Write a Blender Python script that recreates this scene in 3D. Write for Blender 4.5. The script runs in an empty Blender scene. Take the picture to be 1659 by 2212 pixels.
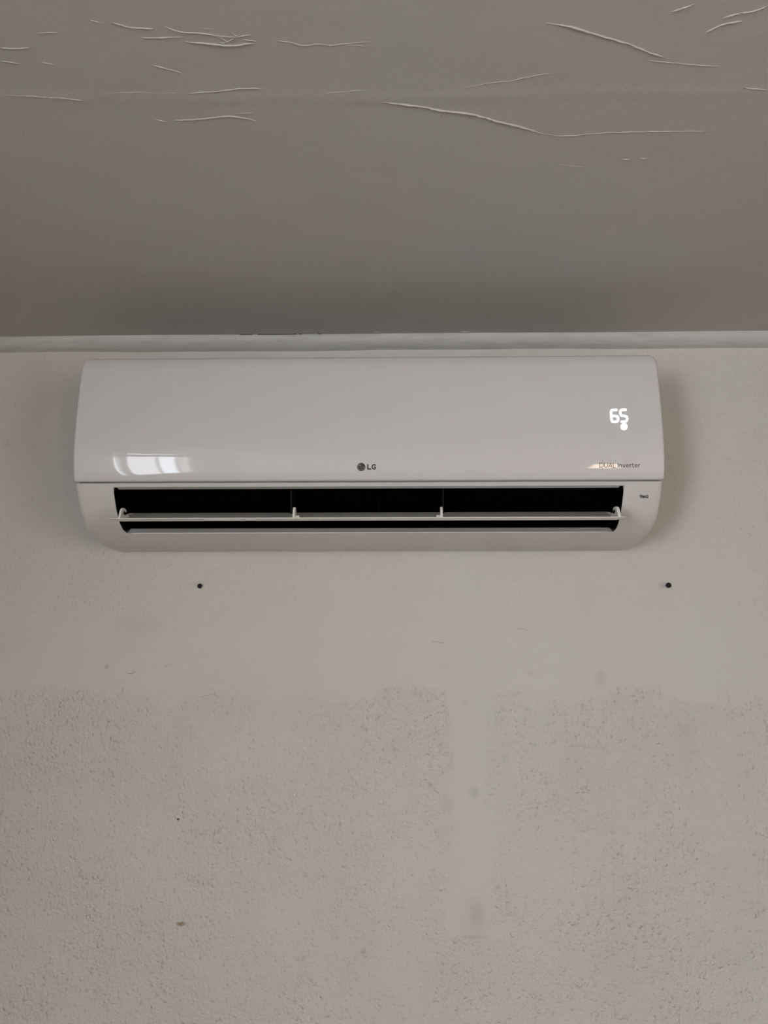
import bpy, bmesh, math, random
from mathutils import Vector
random.seed(7)
# ---------------------------------------------------------------- camera / world / exposure
CZ = 1.85                      # camera height
D = 1.42                       # camera to the wall with the air conditioner
CX = 0.05
FPX = 1600.0                   # focal length in pixels of the 1659x2212 frame
PITCH, YAW = math.radians(10.0), math.radians(1.0)
cam_d = bpy.data.cameras.new('camera'); cam = bpy.data.objects.new('camera', cam_d)
bpy.context.scene.collection.objects.link(cam)
cam.location = (CX, -D, CZ)
cam.rotation_euler = (math.pi/2 + PITCH, 0, YAW)
cam_d.sensor_fit = 'VERTICAL'; cam_d.sensor_height = 36.0
cam_d.lens = 36.0 * FPX / 2212.0
cam_d.clip_start = 0.02
scene = bpy.context.scene
scene.camera = cam
world = bpy.data.worlds.new('world'); scene.world = world; world.use_nodes = True
world.node_tree.nodes['Background'].inputs[0].default_value = (0.75, 0.85, 1.0, 1)
world.node_tree.nodes['Background'].inputs[1].default_value = 0.3
vs = scene.view_settings
vs.view_transform = 'Standard'; vs.look = 'None'; vs.gamma = 1.0; vs.use_curve_mapping = False
vs.exposure = 0.03
WIN_LEFT = 24.0                # radiance of the daylight in the left window
FILL_RIGHT = 8.0  # radiance of the added fill window on the right
LAMP = 26.0

# survey helpers: a sight line of the photograph met with a real plane
F = Vector((-math.sin(YAW)*math.cos(PITCH), math.cos(YAW)*math.cos(PITCH), math.sin(PITCH)))
R = Vector((math.cos(YAW), math.sin(YAW), 0)); U = R.cross(F)
C0 = Vector((CX, -D, CZ))
def ray(px, py): return F + R*((px-829.5)/FPX) - U*((py-1106)/FPX)
def on_wall(px, py, d=0.0):
    r = ray(px, py); return C0 + r*((D-d)/r.y)
CEIL = CZ + 0.606
def on_ceiling(px, py):
    r = ray(px, py); return C0 + r*((CEIL-CZ)/r.z)

# ---------------------------------------------------------------- material helpers
def srgb(r, g, b):
    f = lambda c: (c/255/12.92) if c <= 10 else ((c/255+.055)/1.055)**2.4
    return (f(r), f(g), f(b), 1)
def newmat(name, col, rough=0.6, spec=0.5):
    m = bpy.data.materials.new(name); m.use_nodes = True
    b = m.node_tree.nodes['Principled BSDF']
    b.inputs['Base Color'].default_value = col
    b.inputs['Roughness'].default_value = rough
    b.inputs['Specular IOR Level'].default_value = spec
    return m, m.node_tree, b
def N(nt, t, **kw):
    n = nt.nodes.new(t)
    for k, v in kw.items(): setattr(n, k, v)
    return n
def math_n(nt, op, a, b=None, clamp=False):
    n = N(nt, 'ShaderNodeMath', operation=op, use_clamp=clamp)
    for i, v in enumerate((a, b)):
        if v is None: continue
        if isinstance(v, (int, float)): n.inputs[i].default_value = v
        else: nt.links.new(v, n.inputs[i])
    return n.outputs[0]
def noise(nt, vec, scale, detail=2.0, rough=0.5, dist=0.0):
    n = N(nt, 'ShaderNodeTexNoise'); n.inputs['Scale'].default_value = scale
    n.inputs['Detail'].default_value = detail; n.inputs['Roughness'].default_value = rough
    n.inputs['Distortion'].default_value = dist
    if vec is not None: nt.links.new(vec, n.inputs['Vector'])
    return n.outputs['Fac']
def mrange(nt, v, a, b, c=0.0, d=1.0, smooth=True):
    n = N(nt, 'ShaderNodeMapRange'); n.interpolation_type = 'SMOOTHSTEP' if smooth else 'LINEAR'
    nt.links.new(v, n.inputs['Value'])
    for k, x in zip(('From Min', 'From Max', 'To Min', 'To Max'), (a, b, c, d)): n.inputs[k].default_value = x
    return n.outputs['Result']
def mix(nt, fac, a, b):
    n = N(nt, 'ShaderNodeMix', data_type='RGBA')
    if isinstance(fac, (int, float)): n.inputs[0].default_value = fac
    else: nt.links.new(fac, n.inputs[0])
    for i, v in ((6, a), (7, b)):
        if isinstance(v, tuple): n.inputs[i].default_value = v
        else: nt.links.new(v, n.inputs[i])
    return n.outputs[2]

# ---------------------------------------------------------------- materials
def wall_material():
    m, nt, b = newmat('plaster_wall_paint', (0.60, 0.575, 0.515, 1), 0.75, 0.25)
    geo = N(nt, 'ShaderNodeNewGeometry'); P = geo.outputs['Position']
    sep = N(nt, 'ShaderNodeSeparateXYZ'); nt.links.new(P, sep.inputs[0])
    X, Z = sep.outputs['X'], sep.outputs['Z']
    wob = noise(nt, P, 9.0, 4, .6)
    wobs = math_n(nt, 'MULTIPLY', math_n(nt, 'SUBTRACT', wob, 0.5), 0.16)
    Zw = math_n(nt, 'ADD', Z, wobs); Xw = math_n(nt, 'ADD', X, math_n(nt, 'MULTIPLY', wobs, 0.5))
    # trowelled band below the unit, upper wall with a lighter texture
    zb0 = on_wall(830, 1500).z; zb1 = on_wall(830, 1350).z
    rough_low = mrange(nt, Zw, zb0-.012, zb0+.012, 1, 0)
    rough_up = mrange(nt, Zw, zb1-.02, zb1+.05, 0, 0.45)
    # patched strip running down the wall
    xc = on_wall(1020, 1800).x
    dx = math_n(nt, 'ABSOLUTE', math_n(nt, 'SUBTRACT', Xw, xc))
    strip = math_n(nt, 'MULTIPLY', mrange(nt, dx, .026, .045, 1, 0), mrange(nt, Z, on_wall(1020, 2030).z, on_wall(1020, 2010).z, 0, 1))
    relief = math_n(nt, 'ADD', rough_low, rough_up, True)
    relief = math_n(nt, 'MULTIPLY', relief, math_n(nt, 'SUBTRACT', 1.0, math_n(nt, 'MULTIPLY', strip, .85)))
    patchy = mrange(nt, noise(nt, P, 5.0, 3, .6), .30, .60, .55, 1)
    relief = math_n(nt, 'MULTIPLY', relief, patchy)
    relief = math_n(nt, 'ADD', relief, 0.07)
    warp = N(nt, 'ShaderNodeTexNoise'); warp.inputs['Scale'].default_value = 60; nt.links.new(P, warp.inputs['Vector'])
    wv = N(nt, 'ShaderNodeVectorMath', operation='MULTIPLY_ADD'); nt.links.new(warp.outputs['Color'], wv.inputs[0])
    wv.inputs[1].default_value = (.010, .010, .010); nt.links.new(P, wv.inputs[2])
    def pebbles(scale, rad, keep):
        v = N(nt, 'ShaderNodeTexVoronoi', feature='F1'); v.inputs['Scale'].default_value = scale
        nt.links.new(wv.outputs[0], v.inputs['Vector'])
        blob = mrange(nt, v.outputs['Distance'], 0.05, rad, 1, 0)
        sc_ = N(nt, 'ShaderNodeSeparateColor'); nt.links.new(v.outputs['Color'], sc_.inputs[0])
        return math_n(nt, 'MULTIPLY', blob, mrange(nt, sc_.outputs[0], keep, keep+.35))
    soft = math_n(nt, 'MULTIPLY', noise(nt, P, 130.0, 2, .55), 1.3)
    fine = math_n(nt, 'MULTIPLY', noise(nt, P, 420.0, 1), 0.30)
    h = math_n(nt, 'ADD', math_n(nt, 'ADD', math_n(nt, 'MULTIPLY', pebbles(120, .55, .35), .7), math_n(nt, 'MULTIPLY', pebbles(200, .55, .3), .25)), math_n(nt, 'ADD', soft, fine))
    h = math_n(nt, 'MULTIPLY', h, relief)
    low = math_n(nt, 'MULTIPLY', noise(nt, P, 7.0, 3, .55), 0.8)
    h = math_n(nt, 'ADD', h, low)
    bump = N(nt, 'ShaderNodeBump'); bump.inputs['Strength'].default_value = 1.0; bump.inputs['Distance'].default_value = 0.0028
    nt.links.new(h, bump.inputs['Height']); nt.links.new(bump.outputs[0], b.inputs['Normal'])
    # colour: uneven paint, faint beige and grey patches
    base = mix(nt, mrange(nt, noise(nt, P, 2.6, 4, .6), .35, .65), (0.675, 0.66, 0.63, 1), (0.68, 0.655, 0.61, 1))
    base = mix(nt, mrange(nt, noise(nt, P, 11.0, 4, .65), .52, .75, 0, .45), base, (0.62, 0.61, 0.575, 1))
    base = mix(nt, mrange(nt, noise(nt, P, 260.0, 2, .6), .70, .80, 0, .30), base, (0.33, 0.31, 0.27, 1))
    base = mix(nt, math_n(nt, 'MULTIPLY', mrange(nt, noise(nt, P, 38.0, 3, .7), .68, .80), math_n(nt, 'MULTIPLY', patchy, .22)), base, (0.38, 0.35, 0.29, 1))
    base = mix(nt, math_n(nt, 'MULTIPLY', strip, .10), base, (0.65, 0.65, 0.625, 1))
    shared = {}
    def shared_noise(ns):
        q = min((8, 25, 60, 200), key=lambda v: abs(math.log(v/ns)))
        if q not in shared: shared[q] = math_n(nt, 'SUBTRACT', noise(nt, P, q, 3, .7), .5)
        return shared[q]
    def spot(base, px, py, rx, ry, col, st, sharp=.55, ns=60, na=.5):
        c = on_wall(px, py); k = FPX/D
        ex = math_n(nt, 'DIVIDE', math_n(nt, 'SUBTRACT', X, c.x), rx/k*1.03)
        ez = math_n(nt, 'DIVIDE', math_n(nt, 'SUBTRACT', Z, c.z), ry/k*1.03)
        r2 = math_n(nt, 'ADD', math_n(nt, 'MULTIPLY', ex, ex), math_n(nt, 'MULTIPLY', ez, ez))
        r = math_n(nt, 'ADD', math_n(nt, 'SQRT', r2), math_n(nt, 'MULTIPLY', shared_noise(ns), na*2))
        return mix(nt, mrange(nt, r, sharp, 1.15, st, 0), base, col)
    brown = (0.38, 0.29, 0.20, 1); grey = (0.36, 0.36, 0.35, 1); beige = (0.66, 0.59, 0.50, 1)
    for a in [(1298, 1468, 18, 26, brown, .20, .0), (966, 1736, 18, 26, brown, .13, .0), (1026, 1985, 40, 60, grey, .16, .1, 25), (1026, 2024, 34, 5, grey, .22, .3, 90, .6), (1029, 1975, 16, 34, grey, .24, .1, 160, .9), (1027, 1712, 9, 18, grey, .2, .1, 160, .9),
              (1020, 1712, 12, 16, grey, .15, .1), (391, 1996, 10, 5, brown, .9, .4, 300), (385, 1770, 3.5, 3, (0.12, .1, .07, 1), .9, .4, 200),
              (1480, 1600, 40, 90, grey, .08, .2, 8), (1310, 1700, 130, 190, beige, .30, .0, 8, .3), (1370, 2050, 150, 170, beige, .22, .0, 8, .3),
              (1270, 1280, 50, 60, beige, .35, .1, 12), (1460, 1000, 50, 150, beige, .28, .1, 7), (60, 900, 60, 140, beige, .3, .1, 9),
              (640, 1500, 300, 90, (0.62, .615, .585, 1), .35, .1, 7), (880, 2080, 200, 130, beige, .16, .1, 8),
              (300, 1350, 70, 30, grey, .12, .1, 30), (960, 1440, 12, 18, grey, .1, .1, 80),
              (1004, 1520, 10, 12, brown, .12, .1), (1145, 1455, 12, 8, brown, .12, .1),
              (890, 1890, 3, 3, brown, .5, .3), (1110, 1800, 8, 8, grey, .1, .2), (230, 1440, 6, 6, grey, .4, .3, 200), (745, 1520, 7, 9, grey, .15, .2),
              (735, 1780, 3, 6, brown, .5, .3), (425, 1262, 26, 7, (.45, .4, .35, 1), .22, .2), (1432, 1264, 14, 9, (.42, .40, .38, 1), .35, .2)]:
        base = spot(base, *a)
    nt.links.new(base, b.inputs['Base Color'])
    return m
def ceiling_material():
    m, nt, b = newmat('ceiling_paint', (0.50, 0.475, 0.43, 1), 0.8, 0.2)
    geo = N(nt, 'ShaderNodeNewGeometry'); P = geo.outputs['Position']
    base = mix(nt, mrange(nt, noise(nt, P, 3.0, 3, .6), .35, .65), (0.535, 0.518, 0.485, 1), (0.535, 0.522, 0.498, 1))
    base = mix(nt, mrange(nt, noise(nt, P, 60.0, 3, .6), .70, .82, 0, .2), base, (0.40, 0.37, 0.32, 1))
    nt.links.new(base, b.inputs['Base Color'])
    h = math_n(nt, 'ADD', noise(nt, P, 350.0, 3, .6), math_n(nt, 'MULTIPLY', noise(nt, P, 8.0, 3, .5), 10.0))
    bump = N(nt, 'ShaderNodeBump'); bump.inputs['Distance'].default_value = 0.00025
    nt.links.new(h, bump.inputs['Height']); nt.links.new(bump.outputs[0], b.inputs['Normal'])
    return m
def trim_material():
    m, nt, b = newmat('painted_trim', (0.60, 0.585, 0.545, 1), 0.5, 0.4)
    geo = N(nt, 'ShaderNodeNewGeometry'); P = geo.outputs['Position']
    mp = N(nt, 'ShaderNodeMapping'); mp.inputs['Scale'].default_value = (1, 6, 6); nt.links.new(P, mp.inputs[0])
    base = mix(nt, mrange(nt, noise(nt, mp.outputs[0], 14, 4, .6), .4, .7), (0.64, 0.64, 0.62, 1), (0.56, 0.56, 0.54, 1))
    nt.links.new(base, b.inputs['Base Color'])
    bump = N(nt, 'ShaderNodeBump'); bump.inputs['Distance'].default_value = 0.0012
    nt.links.new(noise(nt, mp.outputs[0], 22, 4, .6), bump.inputs['Height']); nt.links.new(bump.outputs[0], b.inputs['Normal'])
    return m
def plastic(name, col, rough, spec=.5, coat=0.0):
    m, nt, b = newmat(name, col, rough, spec)
    if coat:
        b.inputs['Coat Weight'].default_value = coat; b.inputs['Coat Roughness'].default_value = 0.03; b.inputs['Coat IOR'].default_value = 1.33
    geo = N(nt, 'ShaderNodeNewGeometry')
    r = mrange(nt, noise(nt, geo.outputs['Position'], 14, 3, .6), .3, .7, rough*.97, rough*1.03)
    nt.links.new(r, b.inputs['Roughness'])
    return m
def emitter(name, col, st):
    m = bpy.data.materials.new(name); m.use_nodes = True; nt = m.node_tree; nt.nodes.clear()
    e = N(nt, 'ShaderNodeEmission'); e.inputs[0].default_value = col; e.inputs[1].default_value = st
    o = N(nt, 'ShaderNodeOutputMaterial'); nt.links.new(e.outputs[0], o.inputs[0]); return m
M = dict(wall=wall_material(), ceiling=ceiling_material(), trim=trim_material(),
    panel=plastic('glossy_white_plastic', (0.685, 0.665, 0.665, 1), .30, .2, 1.0),
    casing=plastic('satin_white_plastic', (0.68, 0.665, 0.635, 1), .38),
    louver=plastic('louver_white_plastic', (0.84, 0.825, 0.78, 1), .35),
    louver_shaded=plastic('louver_shaded_plastic', (0.42, 0.415, 0.41, 1), .4),  # greyer copy of the louver plastic, shade put into the colour
    sill=plastic('sill_plastic', (0.86, 0.85, 0.85, 1), .3),
    black=plastic('black_duct_plastic', (0.0012, 0.0012, 0.0014, 1), .7, .03),
    vane=plastic('dark_vane_plastic', (0.006, 0.006, 0.006, 1), .6, .1),
    ink=plastic('grey_ink', (0.075, 0.068, 0.068, 1), .7, .1),
    inklight=plastic('silver_ink', (0.42, 0.40, 0.40, 1), .4),
    digit=emitter('display_light', (0.93, 0.97, 1.0, 1), 2.6),
    screw=plastic('black_screw_coating', (0.006, 0.009, 0.014, 1), .5, .3),
    sky=emitter('daylight', (0.84, 0.91, 1.0, 1), WIN_LEFT),
    sky_sheer=emitter('daylight_sheer', (0.92, 0.93, 1.0, 1), WIN_LEFT*.75),
    sky_dim=emitter('daylight_dim', (0.95, 0.93, 0.95, 1), WIN_LEFT*.35),
    fill_pane=emitter('right_fill_glow', (1.0, 0.95, 0.90, 1), FILL_RIGHT),  # glow of the added right-hand panes
    shade=emitter('warm_lamp_shade', (1.0, 0.78, 0.58, 1), LAMP),
    brass=plastic('dark_metal', (0.1, 0.08, 0.06, 1), .4),
    dark=plastic('dark_crevice', (0.05, 0.045, 0.04, 1), .8, .1),
    scuff=plastic('brown_scratch', (0.30, 0.24, 0.18, 1), .8, .1),
    floor=None)
def floor_material():
    m, nt, b = newmat('pale_wood_floor', (0.25, 0.19, 0.13, 1), 0.4)
    geo = N(nt, 'ShaderNodeNewGeometry'); mp = N(nt, 'ShaderNodeMapping'); mp.inputs['Scale'].default_value = (8, 1, 1)
    nt.links.new(geo.outputs['Position'], mp.inputs[0])
    nt.links.new(mix(nt, noise(nt, mp.outputs[0], 6, 5, .6), (0.24, 0.22, 0.19, 1), (0.31, 0.28, 0.25, 1)), b.inputs['Base Color'])
    return m
M['floor'] = floor_material()

# ---------------------------------------------------------------- mesh helpers
def link_mesh(name, bm, mat, parent=None, smooth=False, **props):
    me = bpy.data.meshes.new(name); bm.to_mesh(me); bm.free()
    me.materials.append(mat)
    if smooth:
        me.polygons.foreach_set('use_smooth', [True]*len(me.polygons))
    o = bpy.data.objects.new(name, me); scene.collection.objects.link(o)
    if parent is not None: o.parent = parent
    for k, v in props.items(): o[k] = v
    return o
def box(bm, x0, x1, y0, y1, z0, z1):
    vs_ = [bm.verts.new(p) for p in ((x0,y0,z0),(x1,y0,z0),(x1,y1,z0),(x0,y1,z0),(x0,y0,z1),(x1,y0,z1),(x1,y1,z1),(x0,y1,z1))]
    for f in ((3,2,1,0),(4,5,6,7),(0,1,5,4),(1,2,6,5),(2,3,7,6),(3,0,4,7)): bm.faces.new([vs_[i] for i in f])
def grid_faces(bm, rows, flip=False):
    for a, b_ in zip(rows[:-1], rows[1:]):
        for i in range(len(a)-1):
            q = [a[i], a[i+1], b_[i+1], b_[i]]
            if flip: q.reverse()
            bm.faces.new(q)
def extrude_profile(bm, pts, x0, x1):
    "closed yz outline extruded along x, with end caps"
    a = [bm.verts.new((x0, y, z)) for y, z in pts]; b_ = [bm.verts.new((x1, y, z)) for y, z in pts]
    n = len(pts)
    for i in range(n):
        j = (i+1) % n; bm.faces.new((a[i], a[j], b_[j], b_[i]))
    bm.faces.new(a[::-1]); bm.faces.new(b_)
    bmesh.ops.recalc_face_normals(bm, faces=bm.faces)
def bevel(o, w, seg=2, ang=35):
    md = o.modifiers.new('bevel', 'BEVEL'); md.width = w; md.segments = seg; md.limit_method = 'ANGLE'; md.angle_limit = math.radians(ang)
    md.harden_normals = False
    return o

# ---------------------------------------------------------------- the room
XL, XR, YF = -1.30, 1.45, -4.3
T = .12
def wall_with_hole(name, axis, c0, c1, a0, a1, hole, mat):
    "axis 'x': the slab spans x=c0..c1 and y=a0..a1; axis 'y': the slab spans y=c0..c1 and x=a0..a1"
    bm = bmesh.new()
    def b3(p0, p1, z0, z1):
        if axis == 'x': box(bm, c0, c1, p0, p1, z0, z1)
        else: box(bm, p0, p1, c0, c1, z0, z1)
    if hole is None: b3(a0, a1, 0, CEIL)
    else:
        h0, h1, z0, z1 = hole
        b3(a0, h0, 0, CEIL); b3(h1, a1, 0, CEIL); b3(h0, h1, 0, z0); b3(h0, h1, z1, CEIL)
    return link_mesh(name, bm, mat, kind='structure')
plain, pnt, pb = newmat('plain_wall_paint', (0.60, 0.575, 0.52, 1), .8, .2)
n_ = mrange(pnt, noise(pnt, N(pnt, 'ShaderNodeNewGeometry').outputs['Position'], 4, 3), .3, .7)
pnt.links.new(mix(pnt, n_, (0.70, 0.69, 0.66, 1), (0.68, 0.67, 0.63, 1)), pb.inputs['Base Color'])
olive, pnt, pb = newmat('olive_wall_paint', (0.30, 0.28, 0.20, 1), .8, .2)
n_ = mrange(pnt, noise(pnt, N(pnt, 'ShaderNodeNewGeometry').outputs['Position'], 4, 3), .3, .7)
pnt.links.new(mix(pnt, n_, (0.31, 0.29, 0.21, 1), (0.28, 0.265, 0.19, 1)), pb.inputs['Base Color'])
tan, pnt, pb = newmat('tan_wall_paint', (0.42, 0.35, 0.28, 1), .8, .2)
n_ = mrange(pnt, noise(pnt, N(pnt, 'ShaderNodeNewGeometry').outputs['Position'], 4, 3), .3, .7)
pnt.links.new(mix(pnt, n_, (0.36, 0.31, 0.25, 1), (0.33, 0.28, 0.225, 1)), pb.inputs['Base Color'])
wall_back = wall_with_hole('wall_back', 'y', 0, T, XL-T, XR+T, None, M['wall'])
HOLE_LEFT = (-3.82, -2.40, 1.28, 2.42)
HOLE_RIGHT = (-2.60, -1.75, 1.45, 2.30)
wall_with_hole('wall_left', 'x', XL-T, XL, YF-T, 0, HOLE_LEFT, olive)
wall_with_hole('wall_right', 'x', XR, XR+T, YF-T, 0, HOLE_RIGHT, tan)
wall_with_hole('wall_front', 'y', YF-T, YF, XL, XR, None, plain)
bm = bmesh.new(); box(bm, XL-T, XR+T, YF-T, T, -.1, 0); link_mesh('floor', bm, M['floor'], kind='structure')
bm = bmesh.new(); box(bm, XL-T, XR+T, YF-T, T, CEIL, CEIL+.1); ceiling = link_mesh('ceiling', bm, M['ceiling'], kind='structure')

def window(name, axis, c, hole, panes, mull, zt=None):
    h0, h1, z0, z1 = hole; fw = .04; zp = zt or z1-fw
    bm = bmesh.new()
    def b3(p0, p1, q0, q1, w=.03):
        if axis == 'x': box(bm, c-w, c+w, p0, p1, q0, q1)
        else: box(bm, p0, p1, c-w, c+w, q0, q1)
    b3(h0, h0+fw, z0, z1); b3(h1-fw, h1, z0, z1); b3(h0+fw, h1-fw, z0, z0+fw); b3(h0+fw, h1-fw, z1-fw, z1)
    for a, b_ in mull: b3(a, b_, z0+fw, z1-fw, .02)
    w = link_mesh(name, bm, M['trim'], kind='structure')
    for (a, b_, mt) in panes:
        bm = bmesh.new()
        if axis == 'x': box(bm, c-.006, c+.001, a, b_, z0+fw, zp)
        else: box(bm, a, b_, c-.006, c+.001, z0+fw, z1-fw)
        link_mesh('window_pane', bm, M[mt], w)
    return w
h = HOLE_LEFT
w1 = window('window_1', 'x', XL-.015, h, [(-2.54, -2.445, 'sky'), (-3.13, -2.64, 'sky_sheer'), (-3.49, -3.14, 'sky'), (-3.78, -3.51, 'sky_dim')],
       [(-2.64, -2.54), (-3.14, -3.13), (-3.51, -3.49)], zt=2.24)
bm = bmesh.new(); box(bm, XL-.035, XL+.005, -3.78, -2.44, 2.24, 2.352); link_mesh('transom', bm, M['trim'], w1)
bm = bmesh.new(); box(bm, XL-.02, XL-.012, -3.60, -2.46, 2.352, 2.38); link_mesh('window_pane', bm, M['sky'], w1)
h = HOLE_RIGHT; mid = (h[0]+h[1])/2
window('fill_window', 'x', XR+.06, h, [(h[0]+.04, mid-.02, 'fill_pane'), (mid+.02, h[1]-.04, 'fill_pane')], [(mid-.02, mid+.02)])  # unseen window added to brighten the room from the right

# trim along the top of the wall: a worn convex bead
bm = bmesh.new(); rows = []
nx = 420
for i in range(nx+1):
    x = XL + (XR-XL)*i/nx
    w = .0007*math.sin(x*7.1)+.0005*math.sin(x*19+1)+random.uniform(-.00025, .00025)
    left = max(0, min(1, (-.18-x)/.35))
    row = [bm.verts.new((x, 0.0, CEIL-.0232+w))]
    for k in range(9):
        a = math.pi/2*k/8
        y = -(.003+.0265*math.sin(a)) ; z = CEIL-.0225+w + .0205*(1-math.cos(a))
        if k > 5: z += left*.0006*math.sin(x*33)
        row.append(bm.verts.new((x, y, z)))
    row.append(bm.verts.new((x, -.0295-.0008*math.sin(x*11), CEIL)))
    rows.append(row)
grid_faces(bm, rows)
bmesh.ops.recalc_face_normals(bm, faces=bm.faces)
trim = link_mesh('trim_1', bm, M['trim'], smooth=True, kind='structure')

# ---------------------------------------------------------------- relief lines in the plaster
def ridge(name, pts, width, height, parent, mat, taper=True, sag=0.0):
    "low raised fold of paint along a polyline on the ceiling; pts are 3-D points"
    P_ = []
    for a, b_ in zip(pts[:-1], pts[1:]):
        n = max(1, int((b_-a).length/.004))
        for k in range(n): P_.append(a.lerp(b_, k/n) + (Vector((random.uniform(-1, 1), random.uniform(-1, 1), 0))*.0012 if taper and k else Vector((0, 0, 0))))
    P_.append(pts[-1])
    for k in range(1):
        P_ = [P_[0]] + [(P_[i-1]+P_[i]*2+P_[i+1])/4 for i in range(1, len(P_)-1)] + [P_[-1]]
    bm = bmesh.new(); rows = []; n = len(P_)
    wr = random.Random(len(pts)*31+int(pts[0].x*1000))
    for i, p in enumerate(P_):
        t = (P_[min(i+1, n-1)]-P_[max(i-1, 0)]); t.z = 0
        if t.length < 1e-9: t = Vector((1, 0, 0))
        t.normalize(); s = Vector((-t.y, t.x, 0))
        if s.y > 0: s = -s
        e = 1.0
        if taper: e = min(1, 7*i/n+.10, 7*(n-1-i)/n+.10)
        e *= wr.uniform(.6, 1.3)
        w, hh = width*e, height*e
        row = []
        for u, v in ((-1, 0), (-.45, .55), (0, 1), (.35, .75), (.7, 0.2), (1, 0)):
            q = p + s*(u*w/2) + Vector((0, 0, -v*hh + .00005*(v == 0)))
            row.append(bm.verts.new(q))
        rows.append(row)
    grid_faces(bm, rows); bmesh.ops.recalc_face_normals(bm, faces=bm.faces)
    return link_mesh(name, bm, mat, parent, smooth=True)
CR = [ # pixel polylines in the photograph, width mm, height mm
 ([(1178,50),(1215,55),(1260,65),(1310,80),(1350,92),(1385,105),(1403,115),(1425,120),(1440,127)], 2.2, 1.1),
 ([(1395,130),(1440,134),(1490,139),(1560,144)], 1.6, .5),
 ([(810,218),(860,223),(905,230),(940,235),(970,241),(1010,245),(1050,253),(1075,262),(1095,267),(1120,273),(1150,281),(1175,290)], 2.6, 1.2),
 ([(1165,287),(1210,294),(1260,291),(1300,287),(1400,284),(1500,283),(1550,283)], 2.0, .5),
 ([(0,205),(70,207),(120,210),(160,214),(185,218)], 2.0, .9),
 ([(185,203),(290,200),(405,202)], 1.6, .35),
 ([(400,202),(470,197),(520,190),(570,192)], 1.8, .7),
 ([(330,256),(345,260),(362,263)], 1.6, .6),
 ([(378,260),(430,257),(470,253),(500,251),(530,255),(555,263)], 3.4, .9),
 ([(500,247),(525,245),(550,242)], 1.6, .4),
 ([(192,43),(206,45),(220,50)], 1.4, .5),
 ([(240,48),(262,53),(285,60),(310,60),(332,62)], 1.6, .8),
 ([(305,81),(330,83),(370,80),(395,80)], 1.6, .7),
 ([(397,89),(430,91),(460,95),(485,99),(505,98),(530,93),(552,93)], 2.0, 1.0),
 ([(350,55),(375,65),(400,70),(440,73),(465,75),(480,84),(503,97)], 1.5, .6),
 ([(465,75),(490,80),(510,80),(545,75)], 1.3, .6),
 ([(498,68),(505,76),(512,80),(520,74)], 1.1, .6), ([(448,74),(456,77),(470,78)], 1.2, .6), ([(520,84),(534,88),(548,86),(556,90)], 1.1, .5), ([(700,94),(708,99),(716,96)], 1.2, .6), ([(735,93),(748,98),(770,97),(790,102)], 1.1, .4), ([(430,60),(445,64),(455,60),(470,66)], 1.1, .4),
 ([(470,90),(480,95),(492,92),(500,84),(512,78)], 1.3, .6),
 ([(595,88),(630,92),(655,99),(690,95),(705,96),(716,101),(722,96),(745,95),(800,90)], 1.5, .5),
 ([(325,140),(355,147),(375,152),(393,159)], 1.6, .8),
 ([(85,133),(110,137),(125,142)], 1.4, .5),
 ([(0,132),(25,134),(50,138)], 1.4, .6), ([(0,103),(65,103)], 1.6, .7), ([(75,72),(130,70)], 1.3, .4),
 ([(1450,26),(1480,15),(1503,8)], 1.6, .8), ([(1522,71),(1560,52),(1605,45)], 1.6, .8),
 ([(1598,28),(1630,24),(1659,12)], 1.6, .7), ([(1560,40),(1578,33),(1592,28),(1600,30)], 1.8, 1.0),
 ([(1603,187),(1622,192),(1659,193)], 1.6, .8), ([(1612,157),(1622,154)], 2.4, 1.2),
 ([(1340,343),(1362,344)], 1.5, .8), ([(1380,342),(1400,342)], 1.5, .8), ([(1205,355),(1235,358),(1262,362)], 1.3, .3),
 ([(335,294),(350,304)], 1.5, .6), ([(1000,190),(1050,180),(1100,176),(1150,164),(1195,157)], 1.4, .35),
 ([(690,205),(720,199),(790,195)], 1.6, .35),
 ([(800,213),(830,220)], 1.6, .5),
 ([(306,590),(316,591)], 3.4, 1.4), ([(311,589),(311,602)], 2.6, 1.4), ([(333,166),(335,171)], 2.6, 1.4),
 ([(1588,447),(1597,447)], 4.5, 1.6), ([(647,717),(664,717)], 1.6, .8), ([(807,717),(822,717)], 1.6, .8),
 ([(993,716),(1018,716)], 1.8, 1.0), ([(1197,716),(1206,716)], 2.0, 1.2), ([(1340,714),(1470,713)], 1.2, .4),
]
for pts, w, hgt in CR:
    ridge('plaster_ridge', [on_ceiling(*p) for p in pts], w*.0008, hgt*.0015, ceiling, M['ceiling'])
# broad shallow seam across the ceiling
ridge('plaster_seam', [on_ceiling(*p) for p in [(-60,208),(300,214),(650,212),(900,213),(1100,207),(1250,201),(1450,200),(1720,203)]], .028, .00055, ceiling, M['ceiling'], taper=False)

def flake(name, centre, rx, rz, hgt, mat, parent, normal='wall', sides=7, seed=1):
    r = random.Random(seed); bm = bmesh.new(); a0 = r.uniform(0, 6)
    base, top = [], []
    for i in range(sides):
        a = a0 + 2*math.pi*i/sides; k = r.uniform(.7, 1.15)
        u, v = math.cos(a)*rx*k, math.sin(a)*rz*k
        if normal == 'wall':
            base.append(bm.verts.new(centre+Vector((u, .0001, v)))); top.append(bm.verts.new(centre+Vector((u*.7, -hgt*r.uniform(.7, 1.1), v*.7))))
        else:
            base.append(bm.verts.new(centre+Vector((u, v, .0001)))); top.append(bm.verts.new(centre+Vector((u*.7, v*.7, -hgt*r.uniform(.7, 1.1)))))
    for i in range(sides):
        j = (i+1) % sides; bm.faces.new((base[i], base[j], top[j], top[i]))
    bm.faces.new(top); bmesh.ops.recalc_face_normals(bm, faces=bm.faces)
    return link_mesh(name, bm, mat, parent)
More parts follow.
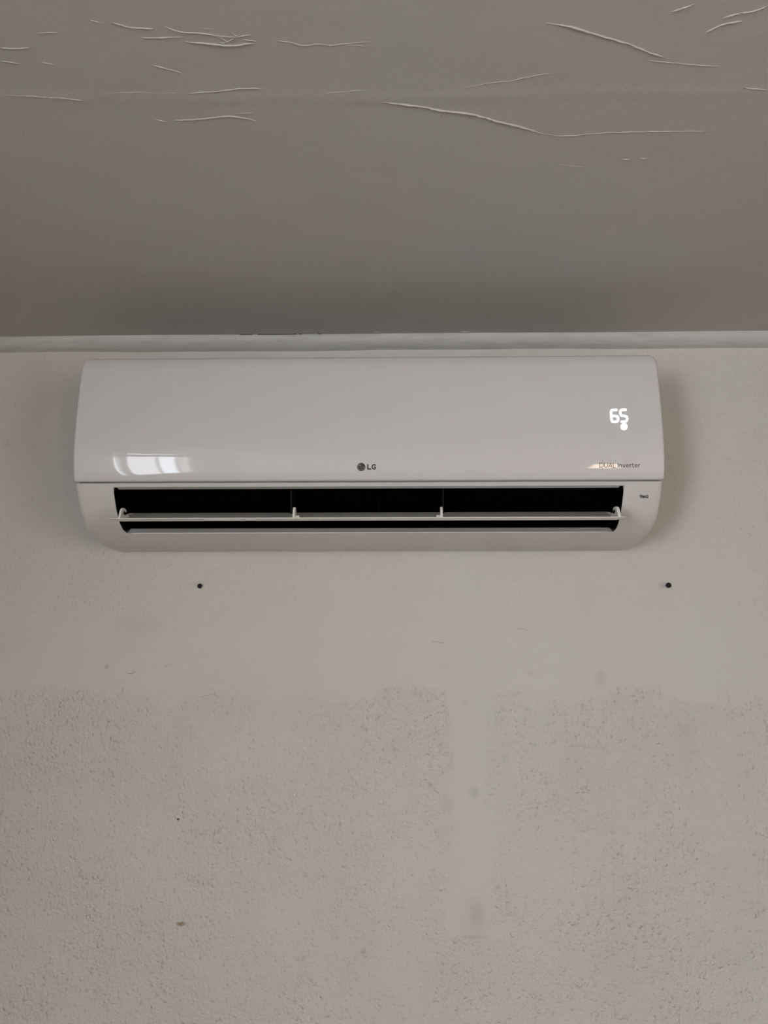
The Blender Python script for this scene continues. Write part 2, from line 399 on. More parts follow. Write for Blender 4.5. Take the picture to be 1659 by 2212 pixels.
for i, (px, py, rx, ry) in enumerate([(955, 250.5, .0016, .0008), (1015, 254, .002, .0011), (1130, 172, .001, .0007), (50, 289, .001, .001), (995, 252, .0008, .0005)]):
    flake('paint_hole', on_ceiling(px, py), rx, ry, .00015, M['scuff'], ceiling, 'ceil', seed=i)
flake('paint_chip', on_wall(678, 2122), .0065, .0060, .0022, M['wall'], wall_back, seed=3, sides=6)
def scratch(name, pts, w, mat, parent):
    bm = bmesh.new(); rows = []
    P_ = [on_wall(*p) for p in pts]
    for i, p in enumerate(P_):
        t = (P_[min(i+1, len(P_)-1)]-P_[max(i-1, 0)]).normalized(); s = Vector((-t.z, 0, t.x))
        e = .3 if i in (0, len(P_)-1) else 1
        rows.append([bm.verts.new(p+s*(w*e/2)+Vector((0, .0001, 0))), bm.verts.new(p+Vector((0, -.00018, 0))), bm.verts.new(p-s*(w*e/2)+Vector((0, .0001, 0)))])
    grid_faces(bm, rows); bmesh.ops.recalc_face_normals(bm, faces=bm.faces)
    return link_mesh(name, bm, mat, parent)
for pts, w, mt in [
    ([(931,1386),(937,1387),(943,1385),(950,1388),(957,1388),(961,1391)], 1.1, 'scuff'),
    ([(1113,1357),(1120,1359),(1128,1357),(1134,1361),(1141,1362)], .8, 'scuff'),
    ([(1144,1322),(1149,1326)], 1.0, 'scuff'),
    ([(272,1452),(278,1455),(283,1456),(289,1453),(296,1449)], 1.0, 'dark'), ([(280,1455),(286,1458)], .7, 'dark'),
    ([(225,1443),(232,1437),(235,1434)], .7, 'scuff'),
    ([(354,1441),(360,1438),(368,1435)], .8, 'scuff'), ([(48,1522),(60,1524),(72,1520),(80,1518)], .6, 'scuff'),
    ([(382,1770),(386,1769),(388,1771)], 1.4, 'dark'),
    ([(383,2003),(390,1996),(397,1990)], 1.7, 'scuff'), ([(386,1997),(393,1995),(400,1992)], 1.0, 'scuff'), ([(388,2001),(394,1998)], .8, 'dark'),
    ([(578,1795),(580,1790),(582,1786)], .8, 'scuff'), ([(684,1265),(690,1266)], .7, 'scuff'),
    ([(360,1226),(366,1222),(372,1216)], .7, 'scuff'), ([(395,1210),(401,1206)], .7, 'scuff'),
    ([(430,1506),(445,1502),(458,1500),(466,1496)], .7, 'scuff')]:
    scratch('scratch', pts, w*.001, M[mt], wall_back)
# narrow crack between trim and ceiling
for a, b_ in [((518,727),(545,727)), ((556,727),(640,726)), ((646,726),(653,726)), ((687,725),(695,725))]:
    p, q = on_wall(*a, .0295), on_wall(*b_, .0295)
    bm = bmesh.new(); box(bm, p.x, q.x, -.0312, -.029, CEIL-.0005, CEIL+.0002)
    link_mesh('trim_gap', bm, M['dark'], trim)

# ---------------------------------------------------------------- air conditioner
Z0 = CZ
PROF = [(.190,.4965),(.1965,.485),(.2015,.470),(.2055,.438),(.2092,.396),(.2112,.352),(.2105,.322),(.2082,.300),(.2042,.281),(.1995,.268),
        (.1945,.258),(.1880,.245),(.1805,.233),(.1720,.2205),(.1610,.209),(.1480,.2000),(.1350,.194),(.1200,.1885),(.1030,.1835),(.080,.179),(.053,.176),(.028,.1742),(.004,.1735)]
# arc-length Catmull-Rom resampling
def catmull(P_, n=12):
    out = []
    for i in range(len(P_)-1):
        p0, p1, p2, p3 = P_[max(i-1,0)], P_[i], P_[i+1], P_[min(i+2,len(P_)-1)]
        for k in range(n):
            t = k/n
            out.append(tuple(.5*((2*p1[j])+(-p0[j]+p2[j])*t+(2*p0[j]-5*p1[j]+4*p2[j]-p3[j])*t*t+(-p0[j]+3*p1[j]-3*p2[j]+p3[j])*t**3) for j in range(2)))
    out.append(P_[-1]); return out
# smooth the control data so that the gloss shows clean reflections
for _ in range(2):
    PROF = [PROF[0]] + [tuple((PROF[i-1][j]+4*PROF[i][j]+PROF[i+1][j])/6 if j == 0 else PROF[i][j] for j in range(2)) for i in range(1, len(PROF)-1)] + [PROF[-1]]
FINE = catmull(PROF, 16)
def d_at(z):       # depth of the front surface for a height relative to the lens
    for a, b_ in zip(FINE[:-1], FINE[1:]):
        if b_[1] <= z <= a[1]:
            t = (z-a[1])/(b_[1]-a[1]+1e-12); return a[0]+(b_[0]-a[0])*t
    return FINE[0][0] if z > FINE[0][1] else FINE[-1][0]
def on_unit(px, py):
    d = .2
    for _ in range(12):
        p = on_wall(px, py, d); d = .5*d+.5*d_at(p.z-Z0)
    return on_wall(px, py, d)
ac = bpy.data.objects.new('air_conditioner', None); scene.collection.objects.link(ac)
ac.location = (0, 0, Z0+.1735); ac['label'] = 'white wall-mounted split air conditioner with its louver open under the ceiling trim'
ac['category'] = 'air conditioner'
bpy.context.view_layer.update()
INV = ac.matrix_world.inverted()
def part(name, bm, mat, parent=None, smooth=False, **props):
    for v in bm.verts: v.co = INV @ v.co
    return link_mesh(name, bm, mat, parent or ac, smooth, **props)
HW = .499
ZPB = .2682          # lower edge of the front panel
# front panel -----------------------------------------------------------------
def surf(x, z, off=0.0):
    "point on the front surface; off pushes it out along its normal"
    d = d_at(z); e = 1e-3; sl = (d_at(z+e)-d_at(z-e))/(2*e); n = math.hypot(1, sl)
    return Vector((x, -(d+off/n), Z0+z - off*sl/n))
bm = bmesh.new(); rows = []
zs = [ZPB + (.4965-ZPB)*i/110 for i in range(111)]
RT, RB, ER = .018, .0045, .0035
ux = [-1+2*i/60 for i in range(61)]
def half_w(z):
    t = .4965-z; b_ = z-ZPB; w = HW
    if t < RT: w -= RT-math.sqrt(max(0, RT*RT-(RT-t)**2))
    if b_ < RB: w -= RB-math.sqrt(max(0, RB*RB-(RB-b_)**2))
    return w
edge = [0, .0004, .0010, .0018, .0027, .0038, .0046, .0060, .0090]
for z in zs:
    w = half_w(z); row = []
    xs = [-w+e for e in edge] + [(-w+.0090)+(2*w-.0180)*i/40 for i in range(1, 40)] + [w-e for e in reversed(edge)]
    for x in xs:
        e = min(w-abs(x), .0038); r = .0038
        drop = r-math.sqrt(max(0, r*r-(r-e)**2))
        eb = min(z-ZPB, .0016); drop2 = .0016-math.sqrt(max(0, .0016**2-(.0016-eb)**2))
        et = min(.4965-z, .009); drop3 = .009-math.sqrt(max(0, .009**2-(.009-et)**2))
        row.append(bm.verts.new(surf(x, z, -(drop+drop2+drop3))))
    rows.append(row)
grid_faces(bm, rows)
# rim going back towards the wall
loop = rows[0] + [r[-1] for r in rows[1:-1]] + rows[-1][::-1] + [r[0] for r in reversed(rows[1:-1])]
back = [bm.verts.new((v.co.x*.998, v.co.y+.010, v.co.z)) for v in loop]
for i in range(len(loop)):
    j = (i+1) % len(loop); bm.faces.new((loop[j], loop[i], back[i], back[j]))
bmesh.ops.recalc_face_normals(bm, faces=bm.faces)
panel = part('front_panel', bm, M['panel'], smooth=True)
for p in panel.data.polygons:
    pass

# casing: lower face with the outlet, sides, top -------------------------------
ZT = .2658           # upper edge of the casing face
SX, SZ0, SZ1, SR = .4325, .1912, .2600, .0050
bm = bmesh.new()
ts = []
pts_low = [p for p in FINE if p[1] < ZT-.0004]
prof = [(d_at(ZT)-.0005, ZT)] + pts_low
# insert exact slot levels
def prof_rows(levels):
    out = sorted(set([round(p[1], 6) for p in prof] + levels), reverse=True); return out
steps = [SZ0 + SR*(1-math.cos(a)) for a in [math.pi/2*k/8 for k in range(9)]]
levels = prof_rows([SZ1] + steps)
levels = [z for i, z in enumerate(levels) if i == 0 or levels[i-1]-z > 1e-5 or z in steps]
def slot_x(z):
    b_ = z-SZ0
    if b_ >= SR: return SX
    return SX-(SR-math.sqrt(max(0, SR*SR-(SR-b_)**2)))
CB = [0, .0005, .0015, .003, .0052, .008, .0115]; CR_ = .0115   # edge rounding of the casing
def cas(x, z, hw):
    e = min(hw-abs(x), CR_); drop = CR_*.55*(1-math.sqrt(max(0, 1-(1-e/CR_)**2)))
    return surf(x, z, -drop-.0004)
def hw_c(z):
    dd = d_at(z); w = HW-.0015
    if dd < .10: w -= .010*(1-dd/.10)**2
    return w
NI = 8; NM = 24
def row_at(z, xi):
    w = hw_c(z); xs = [-w+c for c in CB] + [(-w+CR_) + (w-CR_-xi)*i/NI for i in range(1, NI+1)]
    return xs, w
full_rows, L_rows, R_rows, slot_top, slot_bot = [], [], [], None, None
prev = None
def mk(xs, z, w): return [bm.verts.new(cas(x, z, w)) for x in xs]
upper, lower_, lefts, rights = [], [], [], []
for z in levels:
    inside = SZ0-1e-6 <= z <= SZ1+1e-6
    xi = slot_x(max(z, SZ0)) if z <= SZ1 else SX
    if z < SZ0: xi = slot_x(SZ0)
    xs, w = row_at(z, xi)
    lv = mk(xs, z, w); rv = mk([-x for x in xs], z, w)
    mid_ = None
    if z >= SZ1-1e-6 or z <= SZ0+1e-6:
        mid_ = mk([-xi+2*xi*i/NM for i in range(1, NM)], z, w)
    lefts.append(lv); rights.append(rv)
    if mid_ is not None:
        full = lv+mid_+rv[::-1]
        if z >= SZ1-1e-6: upper.append(full)
        if z <= SZ0+1e-6: lower_.append(full)
grid_faces(bm, upper); grid_faces(bm, lower_)
k0 = len(upper)-1; k1 = len(levels)-len(lower_)
for rr in (lefts, rights): grid_faces(bm, rr[k0:k1+1])
# slot rim: boundary turned inwards by 3 mm
bvl = [lefts[i][-1] for i in range(k0, k1+1)]
bvr = [rights[i][-1] for i in range(k0, k1+1)]
top_mid = upper[-1][len(CB)+NI:-(len(CB)+NI)]; bot_mid = lower_[0][len(CB)+NI:-(len(CB)+NI)]
ring = bvl + bot_mid + bvr[::-1] + top_mid[::-1]
inner = []
for v in ring:
    c = v.co.copy(); zc_ = (c.z-Z0)
    inner.append(bm.verts.new((c.x*.9992, c.y+.0016, c.z+(.0004 if zc_ < .2 else 0))))
for i in range(len(ring)):
    j = (i+1) % len(ring); bm.faces.new((ring[i], ring[j], inner[j], inner[i]))
# sides back to the wall
for rr in (lefts, rights):
    sg = []
    for i, r_ in enumerate(rr): sg.append([r_[0], bm.verts.new((r_[0].co.x, -.0005, r_[0].co.z if i else r_[0].co.z))])
    grid_faces(bm, sg)
bmesh.ops.remove_doubles(bm, verts=bm.verts, dist=1e-6)
bmesh.ops.recalc_face_normals(bm, faces=bm.faces)
casing = part('casing', bm, M['casing'], smooth=True)
# upper body behind the panel
bm = bmesh.new()
zt = .505
pr = [(-.0005, Z0+.315), (-.165, Z0+.315), (-.178, Z0+.268), (-(d_at(.266)-.011), Z0+.266)] + [(-(d_at(z)-.011), Z0+z) for z in (.27,.30,.33,.36,.40,.44,.47,.485)] + [(-.165, Z0+.499), (-.15, Z0+zt), (-.0005, Z0+zt)]
# keep clear of the outlet: the duct passes below .262
extrude_profile(bm, pr, -(HW-.004), HW-.004)
body = part('upper_body', bm, M['casing']); bevel(body, .004)
# intake grille on top
bm = bmesh.new()
for i in range(9): box(bm, -.46, .46, -.145+i*.0145, -.145+i*.0145+.006, Z0+zt-.0005, Z0+zt+.003)
part('intake_grille', bm, M['casing'], kind='stuff')
# bright lip over the outlet is the casing strip; seam between panel and casing shows the dark recess
bm = bmesh.new(); box(bm, -HW+.008, HW-.008, -.182, -.179, Z0+.2640, Z0+.2700); part('panel_seam', bm, M['casing'])

# sill and guide surface at the bottom of the outlet
bm = bmesh.new(); rows = []
yb = -d_at(SZ0)
for (dy, dz, inset) in ((.0014, .0003, .000), (.0030, .0004, .003), (.0040, .0014, .007), (.0110, .0098, .022), (.030, .0115, .026)):
    xw = slot_x(SZ0+.001)+.002-inset*.28
    rows.append([bm.verts.new((-xw+2*xw*i/30 if 0 < i < 30 else (-xw if i == 0 else xw), yb+dy, Z0+SZ0+dz)) for i in range(31)])
grid_faces(bm, rows); bmesh.ops.solidify(bm, geom=bm.faces[:], thickness=.0012); bmesh.ops.recalc_face_normals(bm, faces=bm.faces)
part('outlet_sill', bm, M['sill'], smooth=False)
bm = bmesh.new(); extrude_profile(bm, [(yb-.0004, Z0+SZ0-.0006), (yb-.0006, Z0+SZ0+.0004), (yb+.0008, Z0+SZ0+.0008), (yb+.0012, Z0+SZ0-.0002)], -SX+.012, SX-.012)  # paler bead on the lower rim, its colour imitating caught light
part('lip_highlight', bm, M['louver'])
# black air duct: open box behind the outlet
bm = bmesh.new()
outl = [(-d_at(SZ1)+.0055, SZ1+.0008), (-.176, SZ1+.0010), (-.04, .30), (-.012, .25), (-.03, .215), (-d_at(SZ0)+.030, SZ0+.0105)]
a = [bm.verts.new((-SX+.0005, y, Z0+z)) for y, z in outl]; b_ = [bm.verts.new((SX-.0005, y, Z0+z)) for y, z in outl]
for i in range(len(outl)-1): bm.faces.new((a[i], a[i+1], b_[i+1], b_[i]))
side_pts = [(-d_at(SZ1)+.0055, SZ1+.0008)] + [(-d_at(SZ1-(SZ1-SZ0-.004)*k/8)+.0016, SZ1-(SZ1-SZ0-.004)*k/8) for k in range(1, 9)]
for s, lst in ((-1, a), (1, b_)):
    fr = [bm.verts.new((s*(SX-.0005 if z > SZ0+SR else slot_x(z)-.0005), y, Z0+z)) for y, z in side_pts]
    bm.faces.new(fr + [lst[-1], lst[-2], lst[-3], lst[-4], lst[-5]] )
duct = part('air_duct', bm, M['black'])
# duct lining under the lintel (satin strip just inside the upper edge)
bm = bmesh.new(); extrude_profile(bm, [(-d_at(SZ1)+.001, Z0+SZ1+.0006), (-d_at(SZ1)+.012, Z0+SZ1-.0012), (-d_at(SZ1)+.012, Z0+SZ1+.002), (-d_at(SZ1)+.003, Z0+SZ1+.002)], -SX+.006, SX-.006)
part('outlet_lintel', bm, M['sill'])
# blower wheel and its blades, deep in the duct
bm = bmesh.new(); nb = 30; cy, cz_, rr_ = -.075, Z0+.262, .036
for i in range(nb):
    a0 = 2*math.pi*i/nb
    p = [(cy+math.cos(a0)*rr_, cz_+math.sin(a0)*rr_), (cy+math.cos(a0+.05)*rr_, cz_+math.sin(a0+.05)*rr_), (cy+math.cos(a0+.22)*rr_*.8, cz_+math.sin(a0+.22)*rr_*.8), (cy+math.cos(a0+.15)*rr_*.8, cz_+math.sin(a0+.15)*rr_*.8)]
    va = [bm.verts.new((-.42, y, z)) for y, z in p]; vb = [bm.verts.new((.42, y, z)) for y, z in p]
    for k in range(4): bm.faces.new((va[k], va[(k+1) % 4], vb[(k+1) % 4], vb[k]))
part('blower_wheel', bm, M['black'], kind='stuff')
# partitions standing in the duct, and the small vertical vanes
for px in (630, 957):
    x = on_wall(px, 1085, .165).x
    bm = bmesh.new(); extrude_profile(bm, [(-.176, Z0+.2595), (-.168, Z0+.218), (-.120, Z0+.216), (-.11, Z0+.262)], x-.0014, x+.0014)
    part('duct_partition', bm, M['vane'])
vane0 = None
for i in range(24):
    x = -.405+.81*i/23
    if vane0 is None:
        bm = bmesh.new(); extrude_profile(bm, [(-.128, Z0+.256), (-.134, Z0+.230), (-.118, Z0+.212), (-.085, Z0+.220), (-.090, Z0+.256)], x-.0009, x+.0009)
        vane0 = part('vertical_vane', bm, M['black'])
    else:
        c = vane0.copy(); scene.collection.objects.link(c); c.parent = ac; c.location.x = x+.405

# louver ------------------------------------------------------------------------
LW = .4205
LP = [(-.2385,.1985),(-.2345,.1975),(-.2290,.1968),(-.2200,.1972),(-.2080,.1998),(-.1920,.2060),(-.1740,.2140),(-.1530,.2218)]   # lower skin, front to rear
def louver_mesh():
    bm = bmesh.new(); rows = []
    n = len(LP); top, bot = [], []
    NX = 48
    xs = [-1, -.998, -.994, -.985] + [-.975] + [-.965+1.93*i/NX for i in range(NX+1)] + [.975, .985, .994, .998, 1]
    for i, (y, z) in enumerate(LP):
        j0, j1 = max(i-1, 0), min(i+1, n-1)
        ty, tz = LP[j1][0]-LP[j0][0], LP[j1][1]-LP[j0][1]; L_ = math.hypot(ty, tz); ny, nz = -tz/L_, ty/L_
        th_ = (.0012, .0022, .0028, .0028, .0026, .0024, .0022, .0012)[i]
        rt, rb = [], []
        for u in xs:
            edge_ = min(1, (1-abs(u))/.03); e = .35+.65*math.sqrt(edge_); q_ = 1-math.sqrt(edge_); z = LP[i][1]
            inset = .012*max(0, (i-4)/3)           # rear corners drawn in a little
            x = u*(LW - inset*.2)
            if i <= 4: z = z*(1-q_) + (.1987+.16*(y+.2385))*q_
            rb.append(bm.verts.new((x, y, Z0+z))); rt.append(bm.verts.new((x, y+ny*th_*e, Z0+z+nz*th_*e)))
        bot.append(rb); top.append(rt)
    grid_faces(bm, bot); grid_faces(bm, top, True)
    for r1, r2 in ((bot[0], top[0]), (bot[-1], top[-1])):
        grid_faces(bm, [r1, r2])
    for k in (0, -1):
        for i in range(n-1): bm.faces.new((bot[i][k], bot[i+1][k], top[i+1][k], top[i][k]))
    bmesh.ops.recalc_face_normals(bm, faces=bm.faces)
    return bm
louver = part('louver', louver_mesh(), M['louver'], smooth=True)
louver.data.materials.append(M['louver_shaded'])
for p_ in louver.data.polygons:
    if p_.normal.z > .3 and abs(p_.center.x) < .41: p_.material_index = 1  # upper faces take the grey with painted shade
def auto_smooth(o, ang=40):
    me = o.data
    bm = bmesh.new(); bm.from_mesh(me)
    for e in bm.edges:
        if len(e.link_faces) == 2 and e.calc_face_angle(0) > math.radians(ang): e.smooth = False
    bm.to_mesh(me); bm.free()
for o in (louver, casing, panel): auto_smooth(o, 40)
def arm(x, th, big):
    bm = bmesh.new()
    if big:   # hooked end bracket, open to the rear
        pts = [(-.2315,.2005),(-.2300,.2090),(-.2270,.2175),(-.2230,.2228),(-.2170,.2252),(-.2100,.2248),(-.2055,.2225),(-.2045,.2185),(-.2075,.2165),
               (-.2105,.2195),(-.2150,.2200),(-.2170,.2165),(-.2150,.2120),(-.2070,.2125),(-.1990,.2165),(-.1935,.2130),(-.1880,.2100),(-.2000,.2050),(-.2120,.2020)]
    else:
        pts = [(-.2290,.2005),(-.2285,.2100),(-.2265,.2190),(-.2230,.2240),(-.2170,.2258),(-.2110,.2240),(-.2085,.2190),(-.2060,.2120),(-.2000,.2090),(-.2060,.2030),(-.2140,.2010)]
    pts = [(y, .1992+(z-.2002)*.84) for y, z in pts]
    a = [bm.verts.new((x-th/2, y, Z0+z)) for y, z in pts]; b_ = [bm.verts.new((x+th/2, y, Z0+z)) for y, z in pts]
    n = len(pts)
    for i in range(n):
        j = (i+1) % n; bm.faces.new((a[i], a[j], b_[j], b_[i]))
    f1 = bm.faces.new(a[::-1]); f2 = bm.faces.new(b_)
    bmesh.ops.triangulate(bm, faces=[f1, f2])
    bmesh.ops.recalc_face_normals(bm, faces=bm.faces)
    return part_under(louver, 'louver_arm', bm, M['louver'])
def part_under(parent, name, bm, mat, **kw):
    o = part(name, bm, mat, parent, **kw); return o
arm(-.4045, .0034, True); arm(.4105, .0046, True)
for px in (635.5, 953.5):
    x = on_wall(px, 1108, .222).x; arm(x, .0034, False)
    s = 1 if px < 800 else -1
    bm = bmesh.new(); extrude_profile(bm, [(-.222, Z0+.2005), (-.221, Z0+.2060), (-.214, Z0+.2070), (-.207, Z0+.204), (-.210, Z0+.2015)], min(x+s*.0017, x+s*.008), max(x+s*.0017, x+s*.008))
    part_under(louver, 'arm_clip', bm, M['louver'])
for x in (-.4010, .4060):
    bm = bmesh.new(); pts = [(-.2105+.0020*math.cos(a_), Z0+.2125+.0018*math.sin(a_)) for a_ in [math.pi*2*i/10 for i in range(10)]]
    extrude_profile(bm, pts, min(x, x*1.015), max(x, x*1.015)); part('pivot_pin', bm, M['vane'])

# print and display on the panel --------------------------------------------------
def chaikin(P_, it=2):
    for _ in range(it):
        Q = [P_[0]]
        for a, b_ in zip(P_[:-1], P_[1:]):
            Q += [(a[0]*.75+b_[0]*.25, a[1]*.75+b_[1]*.25), (a[0]*.25+b_[0]*.75, a[1]*.25+b_[1]*.75)]
        Q.append(P_[-1]); P_ = Q
    return P_
def stroke(bm, P_, w, lift, caps=True, smooth=0):
    "flat stroke in photograph pixels laid on the curved front surface"
    if smooth: P_ = chaikin(P_, smooth)
    def V(p):
        q = on_unit(*p); z = q.z-Z0; return bm.verts.new(surf(q.x, z, lift))
    for i, (a, b_) in enumerate(zip(P_[:-1], P_[1:])):
        dx, dy = b_[0]-a[0], b_[1]-a[1]; L_ = math.hypot(dx, dy)
        if L_ < 1e-6: continue
        nx_, ny_ = -dy/L_*w/2, dx/L_*w/2
        bm.faces.new([V((a[0]+nx_, a[1]+ny_)), V((b_[0]+nx_, b_[1]+ny_)), V((b_[0]-nx_, b_[1]-ny_)), V((a[0]-nx_, a[1]-ny_))])
    for i, p in enumerate(P_):
        if (i in (0, len(P_)-1)) and not caps: continue
        bm.faces.new([V((p[0]+math.cos(t)*w/2, p[1]+math.sin(t)*w/2)) for t in [2*math.pi*k/10 for k in range(10)]])
def disc(bm, cx, cy, r, lift, n=28):
    vs_ = []
    for k in range(n):
        t = 2*math.pi*k/n; q = on_unit(cx+math.cos(t)*r, cy+math.sin(t)*r); vs_.append(bm.verts.new(surf(q.x, q.z-Z0, lift)))
    bm.faces.new(vs_)
def fix(bm):
    for f in bm.faces:
        f.normal_update()
        if f.normal.y > 0: f.normal_flip()
    return bm
# two lit digits and the round mark under them
six = [(1331.6,885.6),(1326,885.6),(1321.5,885.8),(1319.8,888.5),(1320.0,893),(1320.5,900),(1320.9,907.5),(1322.5,911.0),(1327,911.6),(1332,911.3),(1335,908.5),(1335.1,902.5),(1333,899.0),(1327,898.6),(1321,898.6)]
five = [(1351.4,885.4),(1345.5,885.4),(1341,885.7),(1339.6,889),(1340,894.5),(1342.4,898.0),(1347,898.5),(1352,899.0),(1354.6,902),(1354.5,907.5),(1352,910.6),(1347,911.0),(1342.8,911.0)]
for nm, st in (('display_digit', six), ('display_digit', five)):
    bm = bmesh.new(); stroke(bm, st, 4.9, .0003, True, 1); part_under(panel, nm, fix(bm), M['digit'])
bm = bmesh.new(); disc(bm, 1347.9, 921.7, 7.6, .0003); part_under(panel, 'display_dot', fix(bm), M['digit'])
bm = bmesh.new(); stroke(bm, [(1346.3,922.4),(1347.4,923.2),(1348.6,922.6),(1349.6,921.6)], .7, .0005, True, 1)
part_under(panel, 'dot_symbol', fix(bm), M['inklight'])
# round emblem
ex, ey, er = 780.3, 1008.7, 8.9
bm = bmesh.new(); disc(bm, ex, ey, er, .0002, 36); emb = part_under(panel, 'emblem', fix(bm), M['ink'])
bm = bmesh.new()
ring_ = [(ex+math.cos(t)*er*.78, ey-math.sin(t)*er*.78) for t in [math.radians(95+(360-95)*k/22) for k in range(23)]]
stroke(bm, ring_, .75, .0004, False); stroke(bm, [(ex+er*.80, ey), (ex+er*.28, ey)], .75, .0004, False)
stroke(bm, [(ex-.05*er, ey-.48*er), (ex-.05*er, ey+.38*er), (ex+.20*er, ey+.38*er)], .7, .0004, False)
disc(bm, ex-.36*er, ey-.40*er, 1.1, .0004, 12)
part_under(panel, 'emblem_linework', fix(bm), M['inklight'])
# bold letters beside the emblem
bm = bmesh.new(); stroke(bm, [(794.6,1002.9),(794.6,1013.2),(801.8,1013.2)], 2.7, .0003, False); part_under(panel, 'lettering', fix(bm), M['ink'])
bm = bmesh.new()
stroke(bm, [(811.2,1004.9),(809.6,1004.0),(807.4,1003.9),(804.8,1005.2),(803.6,1008.2),(804.6,1011.6),(807.2,1013.2),(809.4,1013.1),(810.8,1012.2),(810.8,1009.0)], 2.5, .0003, False, 1)
stroke(bm, [(811.9,1009.0),(807.8,1009.0)], 2.2, .0003, False); part_under(panel, 'lettering', fix(bm), M['ink'])
# thin rounded line of words; glyphs are strokes in a box of unit cap height
def circ(cx, cy, rx, ry, a0, a1, n=12): return [(cx+rx*math.cos(math.radians(a0+(a1-a0)*k/n)), cy+ry*math.sin(math.radians(a0+(a1-a0)*k/n))) for k in range(n+1)]
G = {
 'D': (.82, [[(0,0),(0,1),(.30,1)]+circ(.30,.5,.45,.5,90,-90)+[(.30,0),(0,0)]]),
 'U': (.76, [[(0,1),(0,.34)]+circ(.34,.34,.34,.34,180,360)+[(.68,1)]]),
 'A': (.80, [[(0,0),(.37,1),(.74,0)],[(.14,.28),(.60,.28)]]),
 'L': (.56, [[(0,1),(0,0),(.48,0)]]),
 'I': (.10, [[(0,0),(0,1)]]),
 'T': (.70, [[(0,1),(.66,1)],[(.33,1),(.33,0)]]),
 'h': (.56, [[(0,1.02),(0,0)],[(0,.40)]+circ(.23,.45,.23,.25,180,0)+[(.46,0)]]),
 'i': (.12, [[(0,0),(0,.70)],[(0,.95),(0,.98)]]),
 'n': (.58, [[(0,.70),(0,0)],[(0,.40)]+circ(.23,.45,.23,.25,180,0)+[(.46,0)]]),
 'v': (.56, [[(0,.70),(.26,0),(.52,.70)]]),
 'e': (.60, [[(.02,.37),(.50,.37)]+circ(.26,.36,.25,.34,2,305)]),
 'r': (.34, [[(0,.70),(0,0)],[(0,.42),(.07,.60),(.19,.69),(.30,.68)]]),
 't': (.40, [[(.10,.92),(.10,.20),(.17,.03),(.32,.02)],[(-.06,.68),(.30,.68)]]),
 'Q': (.86, [circ(.38,.5,.38,.5,0,360,20),[(.48,.22),(.74,-.06)]]),
}
def words(text, x0, x1, y_base, y_cap, w, lean=0, gap=.17, slope=0.0):
    adv = 0; items = []
    for ch in text:
        if ch == ' ': adv += .26; continue
        g = G[ch]; items.append((adv, g[1])); adv += g[0]+gap
    tot = adv-gap; sx = (x1-x0)/tot; h_ = y_base-y_cap
    for off, strokes in items:
        bm = bmesh.new()
        for st in strokes:
            pts = [(x0+(off+u)*sx+lean*v*h_, y_base-v*h_+slope*((off+u)*sx)) for u, v in st]
            stroke(bm, pts, w, .0003, True)
        part_under(panel, 'lettering', fix(bm), M['ink'])
words('DUAL Inverter', 1295.2, 1383.0, 1009.6, 1000.3, 1.15)
words('ThinQ', 1381.2, 1400.0, 1075.2, 1069.8, 1.35, lean=.10, gap=.13)

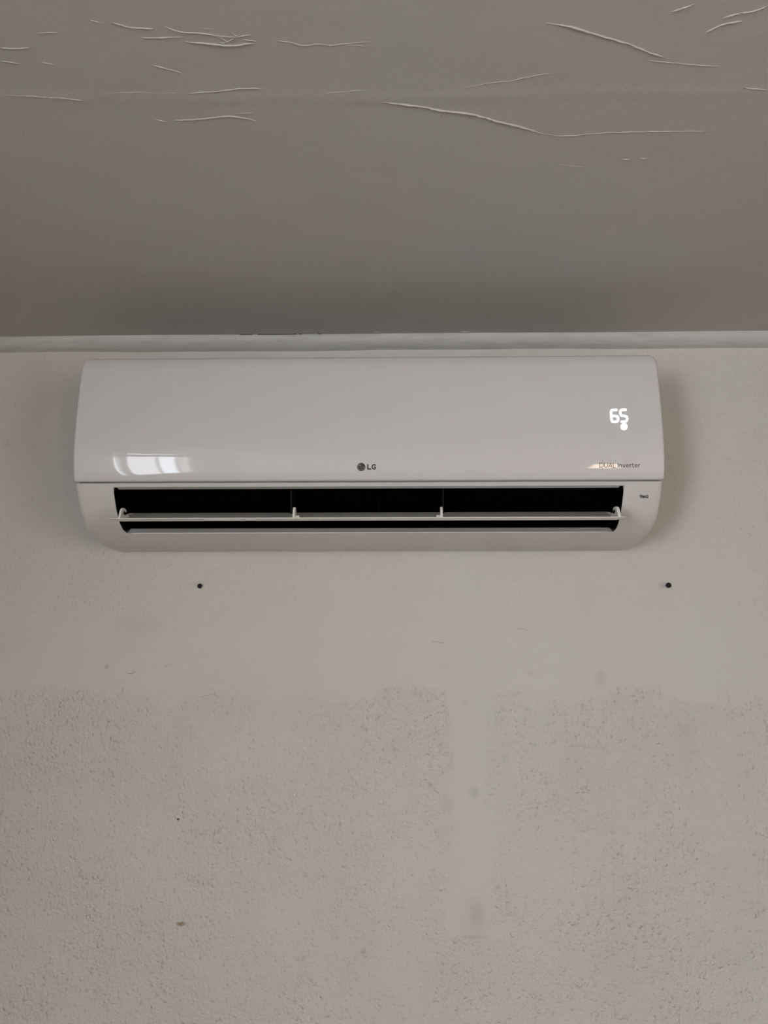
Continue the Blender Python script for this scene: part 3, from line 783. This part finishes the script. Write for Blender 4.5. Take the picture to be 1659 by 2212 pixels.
# ---------------------------------------------------------------- two screws in the wall
def screw(px, py, r, prot, label, squash=1.0, lump=0.0):
    c = on_wall(px, py, prot*.6); c.y = 0
    o = bpy.data.objects.new('screw', None); scene.collection.objects.link(o); o.location = c
    o['label'] = label; o['category'] = 'screw'; o['group'] = 'black screws in the wall below the air conditioner'
    bm = bmesh.new(); rows = []; n = 20
    rr = [(.62, 0), (.62, .35), (.95, .45), (1.0, .62), (.93, .84), (.72, .97), (.40, 1.0)]
    for k, (a, t) in enumerate(rr):
        rows.append([bm.verts.new((r*a*math.cos(2*math.pi*i/n)*squash*(1+lump*math.cos(2*math.pi*i/n+2.4)), -prot*t, r*a*math.sin(2*math.pi*i/n))) for i in range(n)])
    for q in rows: q.append(q[0])
    grid_faces(bm, rows); last = rows[-1][:-1]
    rec = [bm.verts.new((v.co.x*.8, v.co.y+prot*.25, v.co.z*.8)) for v in last]
    for i in range(n): bm.faces.new((last[i], last[(i+1) % n], rec[(i+1) % n], rec[i]))
    bm.faces.new(rec); bmesh.ops.recalc_face_normals(bm, faces=bm.faces)
    link_mesh('screw_head', bm, M['screw'], o, smooth=True)
    bm = bmesh.new(); pts = 10
    b0 = [bm.verts.new((r*.68*math.cos(2*math.pi*i/pts), -.0001, r*.68*math.sin(2*math.pi*i/pts))) for i in range(pts)]
    b1 = [bm.verts.new((v.co.x, -prot*.2, v.co.z)) for v in b0]
    for i in range(pts): bm.faces.new((b0[i], b0[(i+1) % pts], b1[(i+1) % pts], b1[i]))
    bm.faces.new(b1); bmesh.ops.recalc_face_normals(bm, faces=bm.faces)
    link_mesh('wall_plug', bm, M['screw'], o)
screw(431.6, 1265.8, .0047, .006, 'small round black screw in the wall below the left part of the air conditioner')
screw(1444.2, 1264.2, .0050, .008, 'slightly elongated black screw in the wall below right of the air conditioner', 1.04, .06)

# ---------------------------------------------------------------- lamp behind the photographer, seen only as a warm gleam on the panel
lx, ly = 1.22, -3.1
lamp = bpy.data.objects.new('floor_lamp', None); scene.collection.objects.link(lamp); lamp.location = (lx, ly, 0)
lamp['label'] = 'lit floor lamp whose warm glow gleams on the right end of the glossy panel'; lamp['category'] = 'lamp'
def lathe(pts, n=32):
    bm = bmesh.new(); rows = [[bm.verts.new((r*math.cos(2*math.pi*i/n), r*math.sin(2*math.pi*i/n), z)) for i in range(n)] for r, z in pts]
    for q in rows: q.append(q[0])
    grid_faces(bm, rows); bmesh.ops.recalc_face_normals(bm, faces=bm.faces); return bm
link_mesh('base', lathe([(.001, 0), (.13, 0), (.13, .015), (.02, .03), (.001, .03)]), M['brass'], lamp)
link_mesh('pole', lathe([(.010, .03), (.010, 1.61)], 12), M['brass'], lamp)
link_mesh('lamp_shade', lathe([(.001, 1.62), (.09, 1.62), (.06, 1.84), (.001, 1.84)]), M['shade'], lamp)
